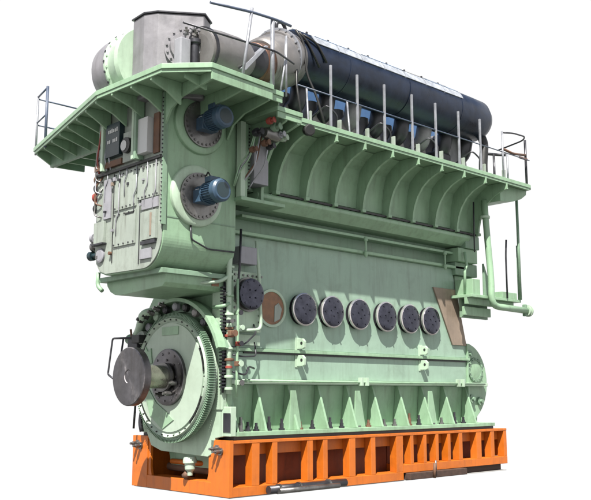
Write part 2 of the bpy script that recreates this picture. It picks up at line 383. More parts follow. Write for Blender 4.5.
# deck / gallery plate
deck = [(-2.09, .91), (-2.02, -.80), (-1.51, -1.34), (-.21, -1.24), (-.21, -1.12), (.12, -1.10), (.12, -.6), (.12, 3.35), (-.1, 4.6), (-1.25, 4.64)]
dk = ob('turbocharger_deck', MB(.006).prism(deck, 'z', 6.27, 6.35), 'green', E)
dk2 = ob('gallery_deck', MB(.006).prism([(.08, -1.0), (.66, -.98), (.66, -.81), (7.78, -.81), (7.92, -.73), (7.98, -.56), (7.98, .4), (7.45, 1.2), (7.45, 3.35), (.08, 3.35)], 'z', 6.07, 6.15), 'green', E)
ob('step_plate', MB(.004).box((.09, -1.0, 6.152), (.118, 3.3, 6.268)), 'green', dk)
def fascia(p, q, h, t=.03, m='green', name='fascia', zt=6.268, par=None):
    p = Vector(p); q = Vector(q); d = (q - p).normalized(); nrm = Vector((d.y, -d.x)) * -1
    poly = [p, q, q + nrm * t, p + nrm * t]
    ob(name, MB(.004).prism([(v.x, v.y) for v in poly], 'z', zt - h, zt), m, par or dk)
fascia((-2.0, -.78), (-1.50, -1.31), .05); fascia((-1.49, -1.315), (-.225, -1.22), .16)
fascia((-1.24, 4.6), (-2.07, .92), .05); fascia((-2.075, .90), (-2.005, -.78), .05); fascia((-.2, -1.10), (.11, -1.08), .10)
fascia((.10, -.98), (.65, -.96), .10, zt=6.068, par=dk2); fascia((.68, -.795), (7.75, -.795), .045, zt=6.068, par=dk2)
ob('end_hood', MB(.01).prism([(6.90, 6.068), (7.94, 6.068), (7.92, 5.97), (7.72, 5.85), (7.4, 5.75), (7.15, 5.71), (6.90, 5.69)], 'y', -.6, .45), 'green', dk2)
# ribs under the front part of the deck
for (y, xo) in ((-.5, -2.0), (0, -2.02), (.5, -2.05), (1.0, -2.03), (1.5, -1.92)):
    ob('deck_rib', MB(.004).prism([(xo, 6.268), (xo, 6.18), (-1.7, 6.07), (-1.45, 5.92), (-1.45, 6.268)], 'y', y - .02, y + .02), 'green', dk)
for (y, xo) in ((2.0, -1.80), (2.5, -1.69), (3.0, -1.57), (3.5, -1.46), (4.0, -1.35), (4.5, -1.24)):
    ob('deck_rib', MB(.004).prism([(xo, 6.268), (xo, 6.18), (-.9, 5.90 if y < 3 else 6.0), (-.2, 5.85 if y < 3 else 6.02), (-.2, 6.268)], 'y', y - .02, y + .02), 'green', dk)
ob('deck_beam', MB(.004).box((-.95, 1.95, 5.98), (-.88, 4.5, 6.267)), 'dull', dk)
for (x, yo) in ((-1.42, -1.22), (-.80, -1.22), (-.19, -1.1)):
    ob('deck_rib', MB(.004).prism([(yo, 6.268), (yo, 6.14), (-.5, 6.06), (-.22, 5.93), (-.08, 5.72), (-.08, 6.268)], 'x', x - .02, x + .02), 'green', dk)
ob('deck_rib', MB(.004).prism([(-1.70, 6.268), (-1.70, 6.18), (-1.3, 6.08), (-1.28, 6.268)], 'y', -.95, -.91), 'green', dk)
ob('deck_rib', MB(.004).prism([(-.95, 6.068), (-.95, 5.95), (-.3, 5.75), (.1, 5.4), (.1, 6.068)], 'x', .30, .34), 'green', dk2)

# far side gallery brackets
for x in GX[::2]:
    ob('bracket', MB(.004).prism([(3.3, 6.065), (3.3, 5.95), (2.9, 5.8), (2.65, 5.3), (2.57, 5.03), (2.57, 6.065)], 'x', x - .02, x + .02), 'green', jk)

# ------------------------------------------------------------------ cooler box (flywheel end)
yb = -.05
prof = [(yb, 6.262)] + [(yb, 4.0)] + [(yb + .5 - .5 * math.cos(R(a)), 4.0 - .5 * math.sin(R(a))) for a in range(5, 90, 5)] + [(yb + .5, 3.5), (1.55, 3.52), (1.74, 3.58), (1.86, 3.74), (1.90, 3.95), (1.90, 6.262)]
cb = ob('cooler_housing', MB(.008).prism(prof, 'x', -1.40, .02), 'green', E)
# cream end panel with its own seams
ep = ob('end_panel', MB(.004).prism([(y + (.02 if y < .5 else -.01), z) for (y, z) in prof[0:1]] + [(yb + .02, 4.0)] + [(yb + .5 - .48 * math.cos(R(a)), 4.0 - .48 * math.sin(R(a))) for a in range(5, 90, 5)] + [(.5, 3.52), (1.53, 3.54), (1.72, 3.6), (1.84, 3.75), (1.88, 3.95), (1.88, 6.25)], 'x', -1.425, -1.402), 'cream', cb)
def plate(y0, y1, z0, z1, m, x=-1.427, t=.02, name='access_plate', par=None, bev=.004, bolts=0):
    pb = MB(bev).box((x - t, y0, z0), (x, y1, z1)).mark(0)
    if bolts:
        pb.bevel = 0
        for k in range(bolts):
            yy = y0 + .04 + (y1 - y0 - .08) * k / (bolts - 1)
            for z in (z0 + .03, z1 - .03): pb.lathe((x - t, yy, z), (-1, 0, 0), [(-.002, .013), (.015, .013)], 6)
        pb.mark(1)
    return ob(name, pb, [m, 'darksteel'], par or ep)
plate(-.03, 1.86, 5.20, 5.245, 'black', t=.05, name='divider_bar')
plate(.03, .62, 4.62, 5.15, 'cream', bolts=6)
plate(.66, 1.30, 4.55, 5.17, 'cream', bolts=6)
plate(.66, 1.30, 3.95, 4.5, 'cream', bolts=5)
plate(1.33, 1.345, 3.70, 5.18, 'black', t=.012, name='cable')
plate(.55, .565, 3.60, 5.18, 'darksteel', t=.012, name='cable')
plate(.70, .95, 4.44, 4.47, 'black', t=.03, name='handle')
plate(.04, .48, 4.44, 4.60, 'grey', t=.03, name='louvre')
plate(.06, .44, 3.95, 4.40, 'cream', t=.05)
plate(.16, .20, 4.0, 4.36, 'brown', t=.062, name='handle')
plate(.08, .46, 3.88, 3.94, 'darksteel', t=.05, name='louvre')
plate(.20, .50, 3.66, 3.82, 'grey', t=.03, name='louvre')
plate(1.40, 1.62, 4.45, 5.12, 'grey', t=.03, name='louvre')
plate(1.55, 1.86, 4.05, 4.42, 'cream', t=.05)
plate(1.52, 1.86, 4.03, 4.06, 'darksteel', t=.09, name='drip_edge')
o_ = ob('round_cover', MB().lathe((-1.43, 1.68, 3.86), (-1, 0, 0), [(0, .12), (.03, .12), (.04, .09)], 24), 'grey', ep)
ob('knob', MB().lathe((-1.43, 1.36, 3.86), (-1, 0, 0), [(0, .03), (.05, .03)], 12), 'rust', ep)
rr_ = random.Random(3)
for k in range(13):                                                     # small switches, tags and fittings spread over the panel
    y = rr_.uniform(.05, 1.8); z = rr_.uniform(3.75, 5.15); w_ = rr_.uniform(.02, .07); h_ = rr_.uniform(.015, .06)
    plate(y, y + w_, z, z + h_, rr_.choice(['grey', 'darksteel', 'steel', 'brown', 'cream', 'grey']), x=-1.446, t=rr_.uniform(.01, .05), name='switch', bev=0)
for k in range(6):
    y = .1 + k * .27 + rr_.uniform(-.05, .05); z = rr_.uniform(4.4, 5.1)
    ob('conduit', MB().tube([(-1.462, y, 5.2), (-1.466, y, z), (-1.464, y + .08, z - .1), (-1.45, y + .08, z - .35)], .009, 6, bend=.04), rr_.choice(['grey', 'darksteel', 'galv', 'dull']), ep)
# upper instrument area between divider bar and deck
plate(.05, .20, 5.30, 5.95, 'rust', t=.03, name='terminal_strip')
plate(.24, .56, 5.33, 5.90, 'white', t=.12, name='instrument_box')
plate(.50, .56, 5.26, 6.25, 'dull', t=.16, name='column')
plate(.60, .66, 5.28, 6.25, 'pale', t=.14, name='column')
plate(.70, 1.02, 5.30, 5.80, 'cream', t=.06, name='gauge_panel')
gp = ob('gauge', MB().lathe((-1.49, .86, 5.56), (-1, 0, 0), [(0, .13), (.06, .13), (.06, .10)], 24), 'black', ep)
ob('gauge_face', MB().lathe((-1.552, .90, 5.56), (-1, 0, 0), [(0, .085), (.006, .085)], 24), 'white', gp)
plate(1.08, 1.50, 5.46, 6.02, 'signblue', t=.10, name='display_board')
for k, (y0, wd) in enumerate(((1.13, .30), (1.13, .32))):          # unreadable white lettering, two rows
    zz = 5.86 - k * .17
    for j in range(6):
        if k == 1 and j == 3: continue
        yy = y0 + j * wd / 6
        plate(yy, yy + wd / 6 * .68, zz, zz + .055 + .015 * ((j * 7) % 3 == 0), 'white', x=-1.528, t=.006, name='lettering', bev=0)
plate(1.55, 1.62, 5.26, 6.25, 'pale', t=.12, name='column')
plate(1.05, 1.88, 5.30, 5.40, 'rust', t=.07, name='cable_tray')
# green corner strip with dark bolts along the near vertical edge
bb = MB().box((-1.46, -.085, 4.15), (-1.38, yb - .002, 6.24)).mark(0)
for k in range(30): bb.lathe((-1.46, -.065, 4.2 + k * .067), (-1, 0, 0), [(0, .012), (.014, .012)], 6)
bb.mark(1); ob('corner_strip', bb, ['dull', 'darksteel'], cb)
# side seams
ob('weld_seam', MB().box((-1.39, yb - .008, 4.28), (.0, yb + .004, 4.30)), 'dull', cb)
# motor pads and motors
def motor(x, z, k):
    pad = ob('motor_pad', MB(.006).lathe((x, yb + .002, z), (0, -1, 0), [(0, .50), (.05, .49), (.07, .46), (.07, .37)], 48), 'green' if k else 'pale', cb)
    fl = MB().lathe((x + .02, yb - .06, z - .01), (0, -1, 0), [(0, .375), (.04, .375), (.045, .34), (.055, .2)], 48)
    fl.bolts((x + .02, yb - .10, z - .01), (0, -1, 0), .335, 26, .02, .022)
    ob('bolted_flange', fl, 'steel', pad)
    m_ = ob('electric_motor', MB().lathe((x + .02, -.15, z), (0, -1, 0), [(0, .17), (.14, .17), (.14, .12), (.22, .12)], 30), 'blue', cb)
    fins = MB(.002)
    for i in range(28):
        a = 2 * PI * i / 28
        c = Vector((x + .02, -.53, z)) + Vector((math.cos(a), 0, math.sin(a))) * .185
        fins.box(c - Vector((.016, .13, .005)), c + Vector((.016, .13, .005)))
        vs = fins.bm.verts[:]; vs = vs[-8:]
        rot = Matrix.Rotation(-a, 3, 'Y')
        for v in vs: v.co = rot @ (v.co - c) + c
    fins.lathe((x + .02, -.37, z), (0, -1, 0), [(0, .20), (.04, .20), (.04, .175), (.30, .175)], 30)
    ob('cooling_fins', fins, 'blue', m_)
    ob('fan_cowl', MB().lathe((x + .02, -.65, z), (0, -1, 0), [(0, .205), (.11, .205), (.145, .17), (.145, .13)], 32), 'blue', m_)
    ob('fan_grille', MB().lathe((x + .02, -.780, z), (0, -1, 0), [(0, .135), (.018, .135), (.02, 0)], 28), 'signblue', m_)
    ob('terminal_box', MB(.01).box((x - .10, -.60, z + .17), (x + .12, -.42, z + .27)), 'blue', m_)
    ob('power_cable', MB().tube([(x - .02, -.5, z + .26), (x - .02, -.42, z + .38), (x + .12, -.2, z + .40), (x + .20, yb - .005, z + .34)], .014, 8, bend=.08), 'black', m_)
    ob('window', MB(.004).box((x - .155, -.33, z - .07), (x - .105, -.23, z + .07)), 'white', m_)
    ob('bracket_block', MB(.01).box((x - .16, -.36, z - .17), (x + .20, -.14, z + .06)), 'blue', m_)
motor(-.80, 4.68, 0); motor(-.76, 5.86, 1)
for o in [c for c in cb.children if c.name.startswith('electric_motor')]:
    piv = Vector((LOC[o.name].x, -.10, LOC[o.name].z))
    for q in [o] + list(o.children):                                   # bake a slightly smaller motor
        off = LOC[q.name]
        for v in q.data.vertices: v.co = v.co * .88
        new = piv + (off - piv) * .88
        if q is o: shift = new - off; q.location += shift
        else: q.location += (new - off) - shift
ob('conduit', MB().tube([(-.90, yb - .02, 4.22), (-.90, yb - .03, 3.98), (-.55, yb - .02, 3.86), (.0, yb - .02, 3.87)], .014, 8, bend=.06), 'darksteel', cb)
# lower trough
tr = ob('drain_trough', MB(.01).prism([(.16, 3.50), (.18, 3.31), (.26, 3.25), (1.45, 3.20), (1.62, 3.22), (1.76, 3.28), (1.86, 3.38), (1.9, 3.5)], 'x', -1.18, .04), 'green', cb)
ob('trough_flange', MB(.006).box((-1.30, .10, 3.44), (.05, 1.92, 3.520)), 'dull', cb)
ob('drain_pipe', MB().tube([(-1.3, 1.95, 3.62), (-1.3, 1.98, 3.40), (-1.28, 1.85, 3.3)], .035, 8), 'green', cb)
ob('yellow_valve', MB(.006).box((-.28, .16, 3.32), (-.14, .3, 3.48)), 'orangeend', cb)
# fittings on the far (left) edge of the box
for k, (z, m_, l_) in enumerate([(5.05, 'black', .12), (4.90, 'red', .16), (4.70, 'black', .12), (5.2, 'rust', .12), (4.2, 'grey', .2), (3.9, 'signblue', .26), (4.05, 'steel', .18)]):
    ob('hand_valve', MB().lathe((-1.35, 1.90, z), (-.15, 1, 0), [(0, .045), (l_ * .5, .045), (l_ * .5, .08), (l_ * .8, .08), (l_ * .8, .03), (l_, .03)], 14), m_, cb)
for k in range(5):
    z = 4.5 + k * .2
    ob('tubing', MB().tube([(-1.44, 1.70, z), (-1.5, 1.82, z + .05), (-1.48, 1.84, z + .35), (-1.43, 1.7, z + .5)], .014, 6, bend=.05), random.choice(['rust', 'galv', 'steel']), cb)
for k in range(4):
    yy = 1.4 + k * .12
    ob('tubing', MB().tube([(-1.47, yy, 5.26), (-1.50, yy + .03, 5.5), (-1.47, yy - .02, 5.85 + .05 * k), (-1.43, yy, 6.05)], .016, 6, bend=.06), random.choice(['rust', 'galv', 'red']), cb)

# ------------------------------------------------------------------ engine flywheel end
xe = .16
en = ob('end_wall', MB(.008).prism([(.16, 1.0), (2.56, 1.0), (2.56, 3.0), (2.2, 3.46), (.16, 3.46)], 'x', .06, xe - .002), 'green', E)
ob('end_post', MB(.008).box((-.04, .17, 1.35), (.058, .46, 3.44)), 'pale', en)
ob('corner_column', MB(.008).box((.0, .0, .935), (.118, .30, 1.4)), 'pale', en)
# flywheel guard arch: green ring segment with dark pockets
def ring_seg(x0, x1, r0, r1, a0, a1, c=(1.25, 1.88), n=28):
    prof = [(c[0] + r1 * math.cos(R(a0 + (a1 - a0) * i / n)), c[1] + r1 * math.sin(R(a0 + (a1 - a0) * i / n))) for i in range(n + 1)]
    prof += [(c[0] + r0 * math.cos(R(a1 + (a0 - a1) * i / n)), c[1] + r0 * math.sin(R(a1 + (a0 - a1) * i / n))) for i in range(n + 1)]
    return prof
CY, CZ = 1.25, 1.88
ob('guard_arch', MB().prism(ring_seg(0, 0, 1.10, 1.30, 20, 160), 'x', -.10, .058), 'dull', en)
ob('guard_arch', MB().prism(ring_seg(0, 0, 1.27, 1.33, 20, 160), 'x', -.26, -.102), 'green', en)
for k, a in enumerate((48, 62, 76, 90, 104, 118, 132)):
    c = Vector((-.16, CY + 1.185 * math.cos(R(a)), CZ + 1.185 * math.sin(R(a))))
    ob('bearing_cap', MB().lathe(c, (-1, 0, 0), [(0, .07), (.07, .07), (.09, .045)], 16), ('grey', 'pale', 'darksteel', 'grey', 'black', 'silver', 'darksteel')[k], en)
ob('bearing_cap', MB().lathe((-.16, CY + 1.14 * math.cos(R(38)), CZ + 1.14 * math.sin(R(38))), (-1, 0, 0), [(0, .12), (.14, .12), (.19, .06)], 20), 'cream', en)
# bedplate end plate below the flywheel
ob('end_shield', MB(.008).prism([(.17, .93), (.17, 2.0), (2.4, 2.0), (2.4, 1.1), (2.15, .72), (1.85, .64), (.55, .60), (.42, .66), (.36, .9)], 'x', -.02, .056), 'pale', en)
# flywheel
fm = MB().lathe((-.30, CY, CZ), (1, 0, 0), [(0, .0), (0, .90), (.03, .90), (.03, .92), (.0, .96), (-.02, .985), (.02, 1.0), (.22, 1.0)], 96, closed=True).mark(0)
for a0, a1 in ((-52, -5), (2, 12), (20, 40), (150, 175), (200, 232)):
    fm.prism(ring_seg(0, 0, .91, .93, a0, a1, (CY, CZ), 14), 'x', -.305, -.275)
for i in range(36):
    a = 2 * PI * i / 36; fm.lathe((-.315, CY + .96 * math.cos(a), CZ + .96 * math.sin(a)), (-1, 0, 0), [(-.03, .013), (.006, .013)], 6)
fm.mark(1); fw = ob('flywheel', fm, ['light', 'black'], E)
gear = MB()
prof = []
nt = 170
for i in range(nt):
    a = 2 * PI * i / nt; w_ = 2 * PI / nt
    for (da, rr) in ((-.5, 1.03), (-.22, 1.03), (-.12, 1.08), (.12, 1.08), (.22, 1.03)):
        prof.append((CY + rr * math.cos(a + da * w_), CZ + rr * math.sin(a + da * w_)))
prof = [p for i, p in enumerate(prof)]
A = [gear.bm.verts.new((-.28, p[0], p[1])) for p in prof]; B = [gear.bm.verts.new((-.17, p[0], p[1])) for p in prof]
Ci = [gear.bm.verts.new((-.28, CY + (p[0] - CY) * .955, CZ + (p[1] - CZ) * .955)) for p in prof]
Cb = [gear.bm.verts.new((-.17, CY + (p[0] - CY) * .955, CZ + (p[1] - CZ) * .955)) for p in prof]
fs = []
for i in range(len(prof)):
    j = (i + 1) % len(prof)
    fs += [gear.bm.faces.new((A[i], A[j], B[j], B[i])), gear.bm.faces.new((Ci[i], Ci[j], A[j], A[i])), gear.bm.faces.new((B[i], B[j], Cb[j], Cb[i]))]
bmesh.ops.recalc_face_normals(gear.bm, faces=fs)
ob('ring_gear', gear, 'dull', fw)
ob('notch_plate', MB(.003).box((-.318, 1.02, 2.58), (-.301, 1.48, 2.72)), 'green', fw)
ob('notch_plate', MB(.003).prism([(1.75, 2.12), (1.95, 2.10), (1.98, 2.42), (1.88, 2.32), (1.80, 2.38)], 'x', -.32, -.301), 'green', fw)
hp = MB(.0).prism([(1.1, 1.18), (1.42, 1.02), (1.78, 1.24), (1.95, 1.6), (1.9, 1.75), (1.6, 1.45), (1.35, 1.33)], 'x', -.315, -.301)
ob('balance_plate', hp, 'green', fw)
hb = MB().lathe((-.302, CY, CZ), (-1, 0, 0), [(0, .47), (.05, .47), (.06, .455), (.06, .22)], 56)
hb.bolts((-.36, CY, CZ), (-1, 0, 0), .40, 14, .02, .012); hb.bolts((-.36, CY, CZ), (-1, 0, 0), .28, 8, .02, .02)
ob('shaft_hub', hb, 'flange', fw)
sh = ob('crankshaft', MB().lathe((-.36, CY, CZ), (-1, 0, 0), [(0, .20), (.1, .19), (.14, .19), (.60, .19), (.62, .21)], 36), 'shaft', E)
cf = MB().lathe((-.97, CY, CZ), (-1, 0, 0), [(0, .455), (.012, .47), (.13, .47), (.142, .455), (.142, .11), (.13, .10), (.13, 0)], 64)
cf.bolts((-1.078, CY, CZ), (-1, 0, 0), .36, 12, .026, .008, seg=16)
ob('coupling_flange', cf, 'flange', sh)
ob('collar', MB().lathe((-.40, CY - .0, CZ), (-1, 0, 0), [(0, .235), (.05, .235)], 36), 'steel', sh)
for a in (200, 245, 290, 335, 20):
    ob('coupling_bolt', MB().lathe((-.37, CY + .30 * math.cos(R(a)), CZ + .30 * math.sin(R(a))), (-1, 0, 0), [(0, .04), (.10, .04), (.10, .022), (.15, .022)], 10), 'steel', sh)
# turning gear on the left of the flywheel, with a little hoop rail
tg = ob('turning_gear', MB(.01).box((-.34, 2.20, 2.30), (-.05, 2.50, 2.56)), 'darksteel', E)
ob('gear_motor', MB().cyl((-.2, 2.3, 2.45), (-.2, 2.66, 2.58), .09), 'dull', tg)
ob('gear_box', MB(.01).box((-.42, 2.02, 2.48), (-.1, 2.26, 2.62)), 'black', tg)
ob('hose', MB().tube([(-.2, 1.75, 3.02), (-.4, 1.95, 3.0), (-.3, 2.2, 2.72), (-.2, 2.45, 2.62)], .07, 12, bend=.2), 'pale', tg)
ob('hose', MB().tube([(-.05, 1.6, 3.18), (-.2, 1.78, 3.10), (-.15, 2.0, 2.9)], .04, 10, bend=.1), 'dull', tg)
ob('valve_stem', MB().tube([(-.3, 2.42, 2.56), (-.32, 2.44, 2.74)], .02, 8), 'rust', tg)
for k in range(5):
    ob('connector', MB().lathe((-.22 - .03 * k, 1.55 + .12 * k, 3.1 - .06 * k), (-1, .2, .3), [(0, .05), (.07, .05), (.07, .03), (.12, .03)], 12), random.choice(['black', 'steel', 'grey']), tg)
ob('hoop_rail', MB().tube([(-.35, 2.35, 2.58), (-.35, 2.98, 2.60), (-.4, 3.02, 1.95), (-.42, 2.75, 1.85)], .018, 8, bend=.05), 'darksteel', tg)
ob('hoop_rail', MB().tube([(-.35, 2.62, 2.58), (-.37, 2.66, 2.25), (-.37, 2.78, 2.05)], .018, 8, bend=.05), 'darksteel', tg)
ob('drain_pipe', MB().tube([(-.1, 2.3, 1.5), (-.12, 2.36, 1.1), (-.1, 2.33, .95)], .04, 8), 'darksteel', E)
ob('drain_pipe', MB().tube([(-.16, 2.45, 1.6), (-.16, 2.5, 1.0)], .02, 8), 'black', E)
# drain elbow below the bedplate end
de = ob('drain_funnel', MB().lathe((-.02, 1.02, .58), (0, -.05, -1), [(0, .10), (.05, .115), (.10, .115), (.105, .09), (.2, .085), (.24, .05), (.30, .045)], 20), 'light', E)
ob('spout', MB().tube([(-.02, 1.05, .32), (-.05, 1.12, .25)], .06, 10), 'rust', de)

# pipes, valves and clutter between flywheel and service panel
cl = ob('pipe_manifold', MB().tube([(.02, .10, 4.6), (.02, .02, 4.2), (-.02, .05, 3.7), (.0, .08, 3.3), (.02, .08, 2.5), (.02, .08, 1.6)], .045, 12), 'pale', E)
def pipe(pts, r, m='pale', name='pipe'): ob(name, MB().tube(pts, r, 10, bend=.08), m, cl)
pipe([(.02, .05, 3.52), (-.15, .1, 3.40), (-.5, .2, 3.35)], .03)
pipe([(.0, .05, 3.05), (-.1, .1, 3.0), (-.1, .35, 3.0)], .03, 'green')
pipe([(.10, -.02, 3.45), (.12, -.02, 2.6), (.12, 0, 2.0), (.12, 0, 1.55)], .022, 'green')
pipe([(.22, .05, 4.3), (.2, .05, 3.65), (.15, .04, 3.3)], .02, 'darksteel')
pipe([(-.04, .14, 3.4), (-.05, .14, 1.62)], .02, 'darksteel')
pipe([(.05, .02, 2.22), (.3, .04, 2.2), (.62, .10, 2.22), (.66, .2, 2.45)], .014, 'darksteel')
pipe([(.05, .02, 2.35), (.3, .02, 2.4), (.6, .08, 2.6), (.64, .2, 2.75)], .014, 'darksteel')
pipe([(.05, .02, 1.95), (.35, .04, 1.9), (.45, .10, 2.05), (.66, .2, 2.02)], .016, 'darksteel')
for (z, r, m_) in ((3.62, .075, 'pale'), (3.5, .06, 'pale'), (3.15, .07, 'green'), (2.85, .08, 'pale'), (2.62, .075, 'rust'), (2.5, .08, 'red'), (2.3, .07, 'pale'), (2.12, .085, 'rust'), (2.0, .06, 'red'), (1.85, .08, 'pale'), (1.66, .07, 'pale')):
    ob('pipe_flange', MB().lathe((.02, .08, z), (0, 0, 1), [(0, r * .6), (.01, r), (.04, r), (.05, r * .6)], 14), m_, cl)
for (x, y, z, m_, s) in ((-.02, -.02, 2.56, 'rust', .09), (.12, -.02, 2.40, 'red', .07), (.1, -.04, 2.08, 'rust', .08), (-.06, .0, 2.75, 'darksteel', .06), (.16, .0, 2.66, 'pale', .07), (.15, .0, 1.78, 'pale', .08), (-.05, .1, 3.2, 'steel', .06), (.12, .0, 2.9, 'green', .07)):
    hv = ob('valve', MB(.008).box((x - s / 2, y - s / 2, z - s / 2), (x + s / 2, y + s / 2, z + s / 2)), m_, cl)
    ob('handwheel', MB().lathe((x, y - s / 2, z), (0, -1, 0), [(0, .012), (.05, .012), (.05, s * .6), (.065, s * .6)], 14), random.choice(['darksteel', 'rust', 'pale', 'steel']), hv)
# sawtooth grating beside the ring gear
gr = MB().box((-.02, .09, 1.68), (.0, .19, 3.34))
for k in range(30): gr.box((-.10, .10, 1.7 + k * .055), (-.02, .18, 1.725 + k * .055))
ob('spring_pack', gr, 'darksteel', cl)
ob('chock_pack', MB(.004).box((-.01, -.01, 1.0), (-.003, .2, 1.3)), 'darksteel', cl)

# pump and cabinet area right of the cooler box, under the deck
ob('side_cabinet', MB(.01).box((.28, -.20, 5.05), (.60, .10, 5.78)), 'grey', E)
bb = MB().box((.20, -.12, 4.95), (.27, .0, 6.06)).mark(0)
for k in range(18): bb.lathe((.235, -.12, 5.0 + k * .058), (0, -1, 0), [(0, .014), (.012, .014)], 6)
bb.mark(1); ob('cable_duct', bb, ['dull', 'black'], E)
ob('post', MB(.006).box((-.02, -.22, 4.78), (.08, -.10, 6.05)), 'pale', E)
ob('post', MB(.006).box((.10, -.16, 4.78), (.17, -.02, 6.05)), 'green', E)
ob('shelf', MB(.006).box((-.02, -.24, 4.72), (.95, .16, 4.78)), 'green', E)
pu = ob('fuel_pump', MB().lathe((.10, -.65, 5.78), (1, .1, 0), [(0, .08), (.1, .11), (.3, .11), (.32, .06), (.5, .06)], 18), 'steel', E)
for (x, y, z, m_, s) in ((.05, -.78, 5.92, 'red', .10), (.22, -.7, 5.86, 'dull', .12), (.38, -.66, 5.78, 'galv', .10), (.5, -.6, 5.76, 'pale', .10), (-.08, -.6, 5.74, 'darksteel', .12), (.15, -.55, 5.62, 'rust', .1), (-.02, -.45, 5.5, 'rust', .09), (.3, -.5, 5.6, 'darksteel', .1)):
    hv = ob('valve', MB().lathe((x, y, z), (.3, -1, .1), [(0, s * .45), (s * .4, s * .6), (s * .8, s * .6), (s * .8, s * .25), (s * 1.3, s * .25), (s * 1.3, s * .5), (s * 1.45, s * .5)], 14), m_, pu)
for k in range(6):
    a = random.uniform(-.1, .4)
    ob('tubing', MB().tube([(a, -.6, 5.8), (a + .05, -.4, 5.5 - .05 * k), (a, -.2, 5.3 - .05 * k), (a - .05, -.12, 4.95)], .014, 6, bend=.1), random.choice(['rust', 'darksteel', 'galv', 'green']), pu)
ob('floodlight', MB().lathe((.98, -.72, 5.98), (-.3, -1, -.2), [(0, .05), (.04, .09), (.14, .10), (.15, .08)], 20), 'black', E)

# ------------------------------------------------------------------ on top of the deck
# turbocharger group
tb = ob('turbocharger', MB(.02).prism([(-1.58, .68), (-1.60, .33), (-1.48, .12), (-.88, -.30), (-.60, -.10), (-.55, .68)], 'z', 6.205, 7.60), 'turbo', E)
ob('top_edge', MB(.004).prism([(-1.60, .70), (-1.62, .32), (-1.49, .10), (-.88, -.33), (-.58, -.12), (-.53, .70)], 'z', 7.602, 7.63), 'darksteel', tb)
sx, sz = -1.25, 6.95
fl = MB().lathe((sx, .69, sz), (0, 1, 0), [(0, .60), (.08, .62), (.12, .60), (.33, .58), (.36, .62), (.40, .62)], 56)
fl.bolts((sx, 1.03, sz), (0, -1, 0), .60, 20, .02, .01)
fl.mark(0); rb = fl
for i in range(22):
    a = 2 * PI * i / 22; rb.lathe((sx + .60 * math.cos(a), 1.07, sz + .60 * math.sin(a)), (math.cos(a), 0, math.sin(a)), [(-.02, .022), (.03, .022)], 8)
rb.mark(1); sf = ob('silencer_ring', rb, ['pale', 'darksteel'], tb)
ob('silencer', MB().lathe((sx, 1.092, sz), (0, 1, 0), [(0, .60), (.28, .60), (.44, .575), (.56, .50), (.66, .36), (.70, .2), (.71, 0)], 56), 'turbo', tb)
du = Vector((-.75, -.12, 7.08)); dd = Vector((1.0, .17, .17)).normalized()
# gas inlet flange on the slanted face, pointing to the camera side
nf = Vector((-.56, -.83, 0)).normalized()
pf = Vector((-1.12, -.14, 7.02))
f_ = MB().lathe(pf, nf, [(0, .34), (.05, .34), (.05, .26), (.10, .24)], 40); f_.bolts(pf + nf * .05, nf, .30, 16, .02, .025)
ob('gas_flange', f_, 'turbo', tb)
ob('oil_unit', MB(.02).box((-1.36, -.34, 6.60), (-1.16, -.16, 7.10)), 'grey', tb)
ob('oil_unit', MB().lathe((-1.06, -.30, 6.55), (0, 0, 1), [(0, .05), (.1, .07), (.5, .07), (.52, .1), (.58, .1), (.6, .04), (.7, .04)], 16), 'darksteel', tb)
for k in range(7):
    ob('fitting', MB().lathe((-1.26 + .05 * k, -.28 - .01 * k, 7.12 + .05 * (k % 3)), (random.uniform(-.5, .5), -.4, 1), [(0, .03), (.06, .03), (.06, .045), (.09, .045), (.09, .02), (.13, .02)], 10), random.choice(['silver', 'darksteel', 'steel', 'turbo']), tb)
# exhaust duct : round snout, dark throat with tinted copper, cone and flange
d1 = MB().lathe((-1.0, -.30, 6.98), (1.0, .16, .13), [(0, .26), (.01, .34), (.08, .37), (.4, .385), (.8, .37), (1.0, .34), (1.12, .27), (1.14, .22)], 48)
ed = ob('exhaust_duct', d1, 'silver', E)
ob('duct_clamp', MB().lathe((-.95, -.29, 6.99), (1.0, .16, .13), [(0, .385), (.05, .385)], 40), 'darksteel', ed)
ob('duct_support', MB(.006).prism([(-.30, 6.80), (.25, 7.35), (.31, 7.35), (-.18, 6.80)], 'y', -.52, -.36), 'galv', ed)
ob('throat', MB().lathe((.08, -.12, 7.16), (1, .40, .26), [(0, .24), (.1, .30), (.45, .33), (.7, .33)], 40), 'darksteel', ed)
ob('tinted_section', MB().lathe((.36, .0, 7.22), (1, .42, .30), [(0, .30), (.05, .345), (.28, .36), (.34, .36)], 40), 'copper', ed)
ob('bellows', MB().lathe((.66, .14, 7.34), (1, .30, .34), [(0, .38), (.03, .42), (.06, .38), (.09, .43), (.12, .39), (.15, .45), (.18, .42), (.4, .50), (.55, .52), (.62, .50)], 48), 'silver', ed)
ob('end_cone', MB().lathe((1.18, .34, 7.60), (1, .22, .28), [(0, .50), (.12, .53), (.40, .50), (.46, .46)], 48), 'silver', ed)
hh = MB().lathe((1.26, .36, 7.63), (1, .2, .25), [(0, .56), (.035, .56)], 48); hh.bolts((1.25, .36, 7.63), (-1, -.2, -.25), .53, 22, .02, .03)
ob('flange_ring', hh, 'galv', ed)
ob('lifting_eye', MB().tube([(1.22, .30, 8.12), (1.2, .28, 8.30), (1.36, .3, 8.36), (1.48, .34, 8.28), (1.5, .36, 8.1)], .035, 8, bend=.08), 'darksteel', ed)
